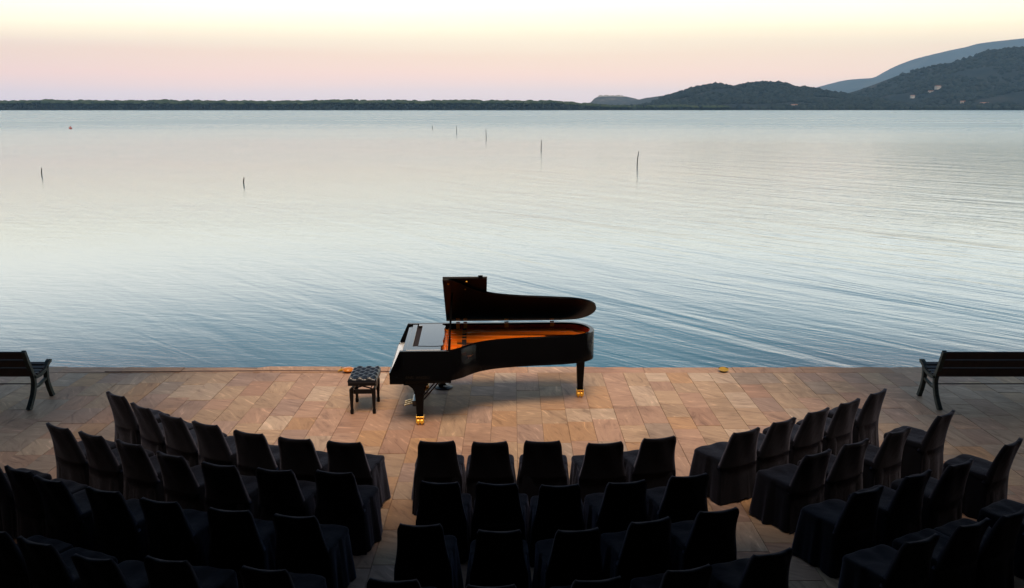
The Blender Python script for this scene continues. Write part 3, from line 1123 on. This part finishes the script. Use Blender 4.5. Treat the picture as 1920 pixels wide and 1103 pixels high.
armp = [(.0, .585), (.0, .70)] + catmull([(.0, .722), (.012, .742), (.04, .752), (.09, .762), (.13, .79), (.152, .83), (.158, .88), (.154, .94), (.138, .985), (.135, 1.02)], 4) + [(.1795, 1.02), (.1795, .585)]
for v0, v1 in ((0, .062), (1.518, 1.58)):
    b_ = bmesh.new(); prism(b_, armp, lambda a, z: (a, v0, z), lambda a, z: (a, v1, z)); ob('arm', b_, M_satin, piano, 35)
# lower beam with the leg bracket
b_ = bmesh.new(); box(b_, .19, .79, .02, 1.56, .585, .6245, .006, 1); ob('under_frame', b_, M_blackwood, piano)


def leg(u, v, flip=1, bracket=True):
    e = empty('leg'); e.parent = piano; e.location = (u, v, 0)
    b_ = bmesh.new()
    if bracket:
        pf = [(-.20 * flip, .583), (-.20 * flip, .562)] + [(-.065 * flip - .10 * flip * (1 - math.sin(a)), .562 - .12 * (1 - math.cos(a))) for a in np.linspace(.25, math.pi / 2, 7)] + \
             [(.062 * flip, .44), (.072 * flip, .53), (.10 * flip, .562), (.10 * flip, .583)]
        prism(b_, pf, lambda a, z: (a, -.07, z), lambda a, z: (a, .07, z))
        ob('bracket', b_, M_satin, e, 35)
        ztop = .445
    else:
        box(b_, -.11, .09, -.1, .1, .575, .6245, .005, 1)
        ob('bracket', b_, M_satin, e)
        ztop = .574
    b_ = bmesh.new()
    rr = []
    for z, h in ((ztop, .060), (ztop - .05, .058), (.155, .041), (.135, .046), (.125, .046)):
        rr.append([b_.verts.new((a * h, c * h, z)) for a, c in ((-.8, -1), (.8, -1), (1, -.8), (1, .8), (.8, 1), (-.8, 1), (-1, .8), (-1, -.8))])
    for A, B in zip(rr, rr[1:]):
        for k in range(8): b_.faces.new((A[k], A[(k + 1) % 8], B[(k + 1) % 8], B[k]))
    b_.faces.new(rr[0]); b_.faces.new(rr[-1][::-1])
    ob('shaft', b_, M_satin, e)
    c_ = bmesh.new()
    box(c_, -.052, .052, -.05, .05, .108, .1245, .003, 1)
    box(c_, -.052, -.038, -.045, .045, .035, .107, .003, 1)
    box(c_, .038, .052, -.045, .045, .035, .107, .003, 1)
    box(c_, -.006, .006, -.04, .04, .035, .107, .002, 1)
    for s_ in (-1, 1):
        pts = [(s_ * .008 if s_ > 0 else -.036, 0, .046), (.036 if s_ > 0 else -.008, 0, .046)]
        tube(c_, pts, .045, 18)
    ob('caster', c_, M_brass, e, 35)


leg(.375, .10)
leg(.375, 1.48)
leg(2.60, 1.16, 1, False)
# pedal lyre
ly = empty('pedal_lyre'); ly.parent = piano; ly.location = (.30, .79, 0)
for s_ in (-1, 1):
    b_ = bmesh.new(); box(b_, -.02, .02, s_ * .10 - .018, s_ * .10 + .018, .15, .584, .004, 1); ob('post', b_, M_lacq, ly)
b_ = bmesh.new(); box(b_, -.06, .06, -.16, .16, .07, .149, .008, 2); ob('pedal_box', b_, M_lacq, ly)
for k in (-1, 0, 1):
    b_ = bmesh.new()
    pts = [(-.05, k * .085, .095), (-.10, k * .085, .088), (-.15, k * .085, .075), (-.175, k * .085, .066)]
    for (p0, p1, w_) in zip(pts, pts[1:], (.028, .04, .046)): bar(b_, p0, p1, w_, .012)
    ob('pedal', b_, M_brass, ly)
for s_ in (-1, 1):
    b_ = bmesh.new(); tube(b_, [(.055, s_ * .12, .11), (.46, s_ * .10, .585)], .011, 8); ob('brace', b_, M_brass if False else M_dark, ly, 60)
for s_ in (-.04, .04):
    b_ = bmesh.new(); tube(b_, [(0, s_, .149), (0, s_, .584)], .006, 6); ob('rod', b_, M_brass, ly, 60)
# lid, hinged at the spine, front flap folded back on top
LA = R(32.6)
HV, HZ = W + .004, ZT + .018


def lidp(u, v, k):
    s_ = HV - v
    return (u, HV - s_ * math.cos(LA) + k * math.sin(LA), HZ + s_ * math.sin(LA) + k * math.cos(LA))


lidpoly = [(.69, -.012)] + [(a + (.035 if a > 2.3 else 0), c - .012) for a, c in curve if c < 1.0] + [(a + .035, c) for a, c in curve if 1.0 <= c < 1.56] + [(2.34, W), (.69, W)]
b_ = bmesh.new()
prism(b_, lidpoly, lambda a, c: lidp(a, c, 0), lambda a, c: lidp(a, c, .024))
lid = ob('lid', b_, M_lid, piano, 35)
b_ = bmesh.new()
prism(b_, [(.692, -.014), (1.265, -.014), (1.265, W), (.692, W)], lambda a, c: lidp(a, c, .027), lambda a, c: lidp(a, c, .049))
ob('front_flap', b_, M_lid, lid)
for (u, v, r_) in ((.76, .10, .012), (1.0, .03, .012), (.98, .30, .008)):
    b_ = bmesh.new()
    tube(b_, [lidp(u, v, -.010), lidp(u, v, -.0005)], r_, 10)
    ob('lid_button', b_, M_brass, lid, 60)
b_ = bmesh.new()
p_ = lidp(1.18, -.016, .036)
box(b_, p_[0] - .03, p_[0] + .03, p_[1] - .012, p_[1] + .004, p_[2] - .01, p_[2] + .03, .003, 1)
ob('lid_catch', b_, M_lacq, lid)
for (u, l_, h_) in ((.86, .055, .07), (.965, .055, .07), (1.56, .06, .05), (2.22, .06, .04)):
    b_ = bmesh.new()
    box(b_, u - l_ / 2, u + l_ / 2, W - .078, W - .0715, ZT - .012 - h_, ZT + .004, .001, 1)
    tube(b_, [(u - l_ / 2, W - .052, ZT + .012), (u + l_ / 2, W - .052, ZT + .012)], .010, 10)
    prism(b_, [(u - l_ / 2, W - .03), (u + l_ / 2, W - .03), (u + l_ / 2, W - .03 - h_ * 1.4), (u - l_ / 2, W - .03 - h_ * 1.4)], lambda a, c: lidp(a, c, -.004), lambda a, c: lidp(a, c, -.0008))
    ob('hinge', b_, M_brass, piano, 40)
# prop stick
b_ = bmesh.new()
pb = Vector((.765, .05, ZT - .04))
s_ = 1.12
ptop = Vector(lidp(.80, HV - s_, -.004))
bar(b_, pb, pb + (ptop - pb) * .22, .046, .034, (1, 0, 0))
bar(b_, pb + (ptop - pb) * .221, ptop, .026, .026, (1, 0, 0))
ob('prop_stick', b_, M_stick, piano)
# dim gilt lettering on the side
for txt, z, sz in (('ENSI  ANGELI', .655, .052),):
    cu = bpy.data.curves.new('lettering', 'FONT')
    cu.body = txt
    cu.size = sz
    cu.extrude = .0006
    cu.align_x = 'CENTER'
    cu.materials.append(simple('faded_gilt', (.016, .013, .010), .6, .1, .3, 40, 0, 0, .1))
    tmp = bpy.data.objects.new('tmp_text', cu)
    me_t = bpy.data.meshes.new_from_object(tmp)
    bpy.data.objects.remove(tmp)
    to = bpy.data.objects.new('lettering', me_t)
    COL.objects.link(to)
    to.parent = piano
    to.location = (.36, -.0012, z)
    to.rotation_euler = (math.pi / 2, 0, 0)

# ------------------------------------------------------------------ piano stool
stool = tag(empty('piano_stool', (-2.03, 12.0, 0), R(2)), 'black leather tufted piano stool on four turned legs', 'stool')
SW, SL = .385, .60
b_ = bmesh.new()
nx_, ny_ = 36, 54
grid = []
for j in range(ny_ + 1):
    row = []
    for i in range(nx_ + 1):
        a, c = i / nx_, j / ny_
        e = min(a, 1 - a, (c) * SL / SW, (1 - c) * SL / SW)
        edge = 1 - max(0, 1 - e / .09) ** 2
        p_, q_ = a * 6.0, c * 8.0
        d1 = abs(math.sin(math.pi * (p_ + q_) / 2 + math.pi / 4 * 0))
        d2 = abs(math.sin(math.pi * (p_ - q_) / 2 + math.pi / 2))
        puff = (d1 * d2) ** .45
        z = .475 + .022 * edge + .030 * puff * edge
        row.append(b_.verts.new(((a - .5) * SW, (c - .5) * SL, z)))
    grid.append(row)
for j in range(ny_):
    for i in range(nx_): b_.faces.new((grid[j][i], grid[j][i + 1], grid[j + 1][i + 1], grid[j + 1][i]))
bl = [grid[0][i] for i in range(nx_ + 1)] + [grid[j][nx_] for j in range(1, ny_ + 1)] + [grid[ny_][i] for i in range(nx_ - 1, -1, -1)] + [grid[j][0] for j in range(ny_ - 1, 0, -1)]
lo = [b_.verts.new((v.co.x * .985, v.co.y * .99, .445)) for v in bl]
for k in range(len(bl)): b_.faces.new((bl[k], bl[(k + 1) % len(bl)], lo[(k + 1) % len(bl)], lo[k]))
b_.faces.new(lo)
cush = ob('cushion', b_, M_leather, stool, 60)
b_ = bmesh.new(); box(b_, -SW / 2 + .004, SW / 2 - .004, -SL / 2 + .004, SL / 2 - .004, .405, .446, .006, 2); ob('seat_box', b_, M_blackwood, stool)
LX, LY = .150, .255
for sx in (-1, 1):
    for sy in (-1, 1):
        b_ = bmesh.new()
        rr = []
        for z, h in ((.355, .026), (.25, .025), (.085, .017), (.07, .016), (.055, .022), (.02, .022), (.0, .016)):
            rr.append([b_.verts.new((sx * LX + a * h, sy * LY + c * h, z)) for a, c in ((-.8, -1), (.8, -1), (1, -.8), (1, .8), (.8, 1), (-.8, 1), (-1, .8), (-1, -.8))])
        for A, B in zip(rr, rr[1:]):
            for k in range(8): b_.faces.new((A[k], A[(k + 1) % 8], B[(k + 1) % 8], B[k]))
        b_.faces.new(rr[0]); b_.faces.new(rr[-1][::-1])
        ob('leg', b_, M_blackwood, stool, 35)
for s_ in (-1, 1):
    b_ = bmesh.new(); box(b_, -LX + .028, LX - .028, s_ * LY - .012, s_ * LY + .012, .285, .347, .003, 1); ob('apron', b_, M_blackwood, stool)
    b_ = bmesh.new(); box(b_, s_ * LX - .012, s_ * LX + .012, -LY + .028, LY - .028, .285, .347, .003, 1); ob('apron', b_, M_blackwood, stool)
    b_ = bmesh.new(); bar(b_, (-.12, s_ * .2, .345), (.10, s_ * .2, .41), .012, .018); ob('lift_arm', b_, M_blackwood, stool)
    b_ = bmesh.new(); bar(b_, (.12, s_ * .215, .345), (-.10, s_ * .215, .41), .012, .018); ob('lift_arm', b_, M_blackwood, stool)
    b_ = bmesh.new(); tube(b_, [(s_ * .12, -.23, .372), (s_ * .12, .23, .372)], .008, 8); ob('spindle', b_, M_blackwood, stool, 60)
    b_ = bmesh.new(); tube(b_, [(-.135, s_ * .285, .372), (-.135, s_ * .325, .372)], .022, 12); ob('knob', b_, M_blackwood, stool, 60)

# ------------------------------------------------------------------ floor lamps, cable, small spot under the piano
lamp = tag(empty('floor_lamp', (3.33, 13.74, 0), 0), 'shallow yellow dish lamp lying on the quay edge right of piano', 'lamp')
b_ = bmesh.new(); lathe(b_, [(0, 0), (.085, 0), (.11, .012), (.13, .035), (.135, .05), (0, .05)], 24); ob('base', b_, M_dark, lamp, 50)
b_ = bmesh.new(); lathe(b_, [(0, .054), (.10, .055), (.15, .075), (.185, .105), (.178, .107), (.145, .083), (.09, .064), (0, .062)], 28)
ob('dish', b_, M_ylamp, lamp, 60, None, (R(9), 0, 0))
b_ = bmesh.new(); tube(b_, [(.17 * math.cos(a), .17 * math.sin(a), .125) for a in np.linspace(R(15), R(165), 14)], .011, 6); ob('guard_rim', b_, M_dark, lamp, 60)
lamp.scale = (.44, .44, .44)
lamp = tag(empty('floor_lamp', (-2.57, 13.70, 0), 0), 'orange yellow floor lamp lying behind the piano stool', 'lamp')
b_ = bmesh.new(); lathe(b_, [(0, 0), (.07, 0), (.10, .02), (.105, .03), (0, .03)], 20); ob('base', b_, M_dark, lamp, 50)
b_ = bmesh.new(); lathe(b_, [(0, .031), (.11, .034), (.15, .06), (.14, .09), (.09, .115), (0, .122)], 24); ob('shade', b_, M_orange, lamp, 60)
lamp.scale = (.62, .62, .7)
b_ = bmesh.new(); tube(b_, [(-.13, 0, .07), (-.20, .0, .06), (-.26, .0, .03)], [.04, .025, .012], 10); ob('cable_sleeve', b_, M_ylamp, lamp, 60)
b_ = bmesh.new()
pts = []
for k in range(60):
    xx = -6.4 + k * 5.0 / 59
    pts.append((xx, 13.74 + .03 * math.sin(xx * 1.3) + .02 * mnoise.noise((xx * 1.7, 0, 0)), .011))
tube(b_, pts, .0065, 6)
tag(ob('power_cable', b_, M_cable, None, 60), 'thin dark cable running along the quay edge to the stool lamp', 'cable')
sp_ = tag(empty('floor_spot', (-1.02, 12.92, 0), 0), 'small black floor spot with white lens under the piano', 'lamp')
b_ = bmesh.new(); lathe(b_, [(0, 0), (.13, 0), (.14, .015), (.09, .03), (0, .032)], 20); ob('base', b_, M_blackwood, sp_, 50)
b_ = bmesh.new(); tube(b_, [(-.06, 0, .04), (-.02, -.02, .075), (.05, -.05, .10)], [.03, .045, .05], 12); ob('lamp_head', b_, M_blackwood, sp_, 60)
b_ = bmesh.new(); tube(b_, [(.0505, -.051, .1005), (.056, -.054, .103)], .042, 14); ob('lens', b_, M_ivory, sp_, 60)

# ------------------------------------------------------------------ covered chairs


def chair_meshes(var):
    rnd = random.Random(100 + var)
    ph = [rnd.uniform(0, 6.28) for _ in range(10)]
    # backrest: an upward-tapering, slightly dished shell with pulled-up corners
    b_ = bmesh.new()
    nu, nv = 12, 14
    F, Bk = [], []
    for j in range(nv + 1):
        t_ = j / nv
        z0 = .40 + .42 * t_
        hw_ = .232 - .052 * t_ - .012 * math.sin(t_ * math.pi)
        if t_ > .86: hw_ -= .018 * ((t_ - .86) / .14) ** 2
        yb = -.215 - .10 * t_ - .03 * t_ * t_
        fr, bk = [], []
        for i in range(nu + 1):
            a = i / nu * 2 - 1
            dish = .035 * a * a
            ear = .007 * abs(a) ** 9 * t_ ** 8 - .003 * (1 - a * a) * t_ ** 6
            wob = .006 * math.sin(5 * a + ph[0] + 4 * t_) * (.4 + t_)
            lean = -.014 * abs(a) ** 4 * t_ ** 4
            fr.append(b_.verts.new((a * hw_, yb + dish + .018 + lean, z0 + ear)))
            bk.append(b_.verts.new((a * hw_ * 1.02, yb + dish - .020 + wob + lean - .03 * (1 - t_), z0 + ear - .004)))
        F.append(fr); Bk.append(bk)
    for j in range(nv):
        for i in range(nu):
            b_.faces.new((F[j][i], F[j][i + 1], F[j + 1][i + 1], F[j + 1][i]))
            b_.faces.new((Bk[j][i + 1], Bk[j][i], Bk[j + 1][i], Bk[j + 1][i + 1]))
        b_.faces.new((F[j][0], F[j + 1][0], Bk[j + 1][0], Bk[j][0]))
        b_.faces.new((F[j][nu], Bk[j][nu], Bk[j + 1][nu], F[j + 1][nu]))
    for i in range(nu):
        b_.faces.new((F[nv][i], F[nv][i + 1], Bk[nv][i + 1], Bk[nv][i]))
        b_.faces.new((F[0][i + 1], F[0][i], Bk[0][i], Bk[0][i + 1]))
    # the back of the cover hangs on down to the ground
    prev = Bk[0]
    for z_, hw_, y_ in ((.28, .240, -.262), (.15, .250, -.272), (.02, .262, -.283)):
        row = []
        for i in range(nu + 1):
            a = i / nu * 2 - 1
            fold = .010 * (1 - z_ / .4) * math.sin(7 * a + ph[6] + 2 * z_) + .006 * (1 - z_ / .4) * math.sin(13 * a + ph[7])
            row.append(b_.verts.new((a * hw_, y_ + .03 * a * a + fold, z_ + (.012 * math.sin(3 * a + ph[8]) if z_ < .1 else 0))))
        for i in range(nu): b_.faces.new((row[i + 1], row[i], prev[i], prev[i + 1]))
        prev = row
    bmesh.ops.subdivide_edges(b_, edges=[], cuts=1)
    back = finish(b_, 'backrest_cover', M_cover, 180)

    # outline of the seat, front left -> around
    def ring(z, grow, ripple):
        pts_ = []
        n = 72
        for k in range(n):
            th = 2 * math.pi * k / n
            cx, sy = math.cos(th), math.sin(th)
            e = 9.0
            rr_ = 1 / (abs(cx) ** e + abs(sy) ** e) ** (1 / e)
            hx = .245 - (.015 if sy < 0 else 0)
            x_ = cx * rr_ * (hx + grow)
            y_ = sy * rr_ * (.245 + grow * (1.0 if sy > 0 else .55))
            w_ = ripple * (math.sin(9 * th + ph[1]) + .6 * math.sin(17 * th + ph[2]) + .5 * math.sin(5 * th + ph[3]))
            x_ += cx * w_; y_ += sy * w_
            pts_.append((x_, y_, z + (0 if z > .1 else .010 * (1 + math.sin(4 * th + ph[4])))))
        return pts_

    b_ = bmesh.new()
    rings = []
    for z, s_ in ((.468, .0), (.470, .35), (.474, .7), (.476, .9), (.470, .975), (.455, 1.0), (.43, 1.004)):
        if s_ == 0:
            rings.append([b_.verts.new((0, 0, .462))])
            continue
        base = ring(z, 0, 0)
        rings.append([b_.verts.new((x_ * s_, y_ * s_, z + .004 * math.sin(7 * x_ * s_ * 4 + ph[5]) + .004 * mnoise.noise((x_ * s_ * 7, y_ * s_ * 7, var * 3.0)))) for x_, y_, _ in base])
    for A, B in zip(rings, rings[1:]):
        for k in range(72):
            if len(A) == 1: b_.faces.new((A[0], B[k], B[(k + 1) % 72]))
            else: b_.faces.new((A[k], A[(k + 1) % 72], B[(k + 1) % 72], B[k]))
    seat = finish(b_, 'seat_cover', M_cover, 180)
    b_ = bmesh.new()
    rings = [[b_.verts.new(p_) for p_ in ring(z, gr, rp)] for z, gr, rp in ((.445, -.004, 0), (.40, .002, .002), (.30, .010, .006), (.18, .018, .010), (.08, .025, .013), (.004, .030, .015))]
    for A, B in zip(rings, rings[1:]):
        for k in range(72): b_.faces.new((A[k], B[k], B[(k + 1) % 72], A[(k + 1) % 72]))
    skirt = finish(b_, 'skirt', M_cover, 180)
    return back, seat, skirt


CH = [chair_meshes(k) for k in range(9)]
ORD = ['first', 'second', 'third', 'fourth', 'fifth', 'sixth', 'seventh']
ROWN = {'1': 'front row', '2': 'second row', '3': 'third row', '4': 'fourth row'}
BLK = {'L': 'left seating block', 'C': 'middle seating block', 'R': 'right seating block'}
CHAIRS = {
    'L1': [(-4.59, 9.99, -38), (-4.15, 9.64, -37), (-3.7, 9.32, -34), (-3.21, 9.02, -29), (-2.71, 8.78, -21), (-2.18, 8.61, -14), (-1.66, 8.54, -10)],
    'L2': [(-4.78, 9.03, -31), (-4.29, 8.76, -30), (-3.82, 8.49, -29), (-3.28, 8.2, -26), (-2.76, 7.96, -19), (-2.18, 7.84, -14), (-1.62, 7.72, -11)],
    'L3': [(-5.05, 8.1, -28), (-4.57, 7.86, -28), (-4.14, 7.59, -26), (-3.58, 7.38, -21), (-2.98, 7.15, -17), (-2.37, 6.98, -12), (-1.76, 6.88, -9)],
    'L4': [(-4.12, 6.62, -25), (-3.66, 6.4, -22), (-3.11, 6.2, -16), (-2.53, 6.1, -10), (-1.78, 6.0, -8)],
    'C1': [(-.76, 8.52, -2), (-.22, 8.52, -1), (.32, 8.51, 1), (.94, 8.52, 8), (1.49, 8.67, 14)],
    'C2': [(-.66, 7.54, -2), (-.13, 7.54, -2), (.42, 7.46, 3), (1.02, 7.55, 10), (1.62, 7.7, 14)],
    'C3': [(-.73, 6.65, -4), (-.1, 6.6, -1), (.52, 6.62, 7), (1.13, 6.76, 14), (1.71, 6.95, 18)],
    'C4': [(-.83, 5.8, -4), (-.14, 5.75, 2), (.62, 5.86, 10), (1.3, 6.01, 15), (1.95, 6.22, 18)],
    'R1': [(2.45, 8.89, 31), (2.89, 9.17, 33), (3.36, 9.48, 33), (3.83, 9.75, 37), (4.31, 10.17, 42)],
    'R2': [(2.95, 8.24, 30), (3.46, 8.54, 31), (4.01, 8.86, 35), (4.72, 9.39, 39)],
    'R3': [(3.12, 7.38, 28), (3.67, 7.67, 29), (4.2, 7.97, 33), (4.98, 8.52, 37)],
    'R4': [(3.17, 6.46, 27), (3.71, 6.75, 28), (4.16, 6.97, 31), (4.79, 7.4, 34)],
}
ci = 0
for key, lst in CHAIRS.items():
    n = len(lst)
    for k, (x, y, a) in enumerate(lst):
        th = R(a + random.uniform(-2.5, 2.5))
        c_, s_ = math.cos(th), math.sin(th)
        # back-rest top sits .345 behind the chair's middle
        ox, oy = 0, .335
        e = empty('covered_chair', (x + c_ * ox - s_ * oy, y + s_ * ox + c_ * oy, .001), th)
        e.scale = (random.uniform(.98, 1.03), 1, random.uniform(.985, 1.02))
        pos = ORD[k] + ' from left' if k < n - 1 else 'last at right end'
        tag(e, 'dark cloth covered chair, %s, %s of the %s' % (pos, ROWN[key[1]], BLK[key[0]]), 'chair', 'covered chairs facing the piano')
        bk, st, sk = CH[(ci * 4 + k) % 9]
        ci += 1
        for nm, me_ in (('backrest_cover', bk), ('seat_cover', st), ('skirt', sk)):
            p_o = link(nm, me_, e)
            if nm == 'backrest_cover': p_o.rotation_euler = (R(random.uniform(-.8, 1.4)), R(random.uniform(-.9, .9)), R(random.uniform(-2, 2)))
            if nm == 'skirt': p_o.rotation_euler = (0, 0, R(random.uniform(-2.5, 2.5)))

# ------------------------------------------------------------------ benches


def bench(x_end, y, sgn, label):
    """end frame at x_end, bench running away in direction sgn along x; back towards the camera"""
    L_ = 1.85
    e = tag(empty('park_bench', (x_end + sgn * L_ / 2, y, 0)), label, 'bench', 'benches on the quay')
    # profile in (y, z): rear foot at y = 0, front foot at .56
    back_c = catmull([(-.075, .83), (-.06, .80), (-.02, .70), (.03, .58), (.08, .47), (.105, .40), (.10, .31), (.05, .18), (-.045, .06), (-.105, 0)], 4)
    seat_c = catmull([(.075, .43), (.16, .405), (.28, .405), (.40, .435), (.49, .49), (.55, .525), (.585, .515)], 4)
    front_c = catmull([(.47, .465), (.455, .39), (.45, .30), (.475, .19), (.52, .08), (.56, 0)], 4)
    cross_c = catmull([(.072, .27), (.2, .262), (.33, .285), (.452, .31)], 4)
    for s_ in (-1, 1):
        xx = s_ * (L_ / 2 - .02)
        fr = empty('end_frame'); fr.parent = e
        for nm, pts_, w0, w1 in (('back_post', back_c, .045, .06), ('seat_rail', seat_c, .045, .05), ('front_leg', front_c, .05, .055), ('tie_bar', cross_c, .032, .032)):
            b_ = bmesh.new()
            rr = []
            m = len(pts_)
            for k in range(m):
                p0, p1 = np.array(pts_[max(k - 1, 0)]), np.array(pts_[min(k + 1, m - 1)])
                d_ = (p1 - p0) / np.linalg.norm(p1 - p0)
                nn = np.array((-d_[1], d_[0])) * (w0 + (w1 - w0) * k / (m - 1)) / 2
                th_ = .028 if nm != 'tie_bar' else .02
                q = np.array(pts_[k])
                zc = [max(q[1] + nn[1], .0), max(q[1] - nn[1], .0)]
                rr.append([b_.verts.new((xx - th_, q[0] + nn[0], zc[0])), b_.verts.new((xx + th_, q[0] + nn[0], zc[0])),
                           b_.verts.new((xx + th_, q[0] - nn[0], zc[1])), b_.verts.new((xx - th_, q[0] - nn[0], zc[1]))])
            for A, B in zip(rr, rr[1:]):
                for k in range(4): b_.faces.new((A[k], A[(k + 1) % 4], B[(k + 1) % 4], B[k]))
            b_.faces.new(rr[0]); b_.faces.new(rr[-1][::-1])
            ob(nm, b_, M_iron, fr, 40)
    for (yy, zz, tilt, w_) in ((-.040, .765, -22, .118), (.004, .640, -20, .120), (.049, .512, -18, .125)):
        b_ = bmesh.new(); box(b_, -L_ / 2 + .01, L_ / 2 - .01, -.016, .016, -w_ / 2, w_ / 2, .005, 1)
        ob('back_slat', b_, M_slat, e, None, (0, yy - .0, zz), (R(-tilt), 0, 0))
    for (yy, zz, tilt) in ((.15, .43, -3), (.235, .432, 4), (.32, .443, 10), (.405, .465, 16), (.49, .497, 18)):
        b_ = bmesh.new(); box(b_, -L_ / 2 + .012, L_ / 2 - .012, -.034, .034, -.015, .015, .005, 1)
        ob('seat_slat', b_, M_slat, e, None, (0, yy, zz), (R(tilt), 0, 0))
    b_ = bmesh.new(); tube(b_, [(-L_ / 2 + .03, .26, .27), (L_ / 2 - .03, .26, .27)], .008, 8); ob('tie_rod', b_, M_slat, e, 60)
    return e


bench(-6.62, 11.98, -1, 'dark slatted bench at the left edge facing the water')
bench(5.86, 11.98, 1, 'dark slatted bench at the right edge facing the water')
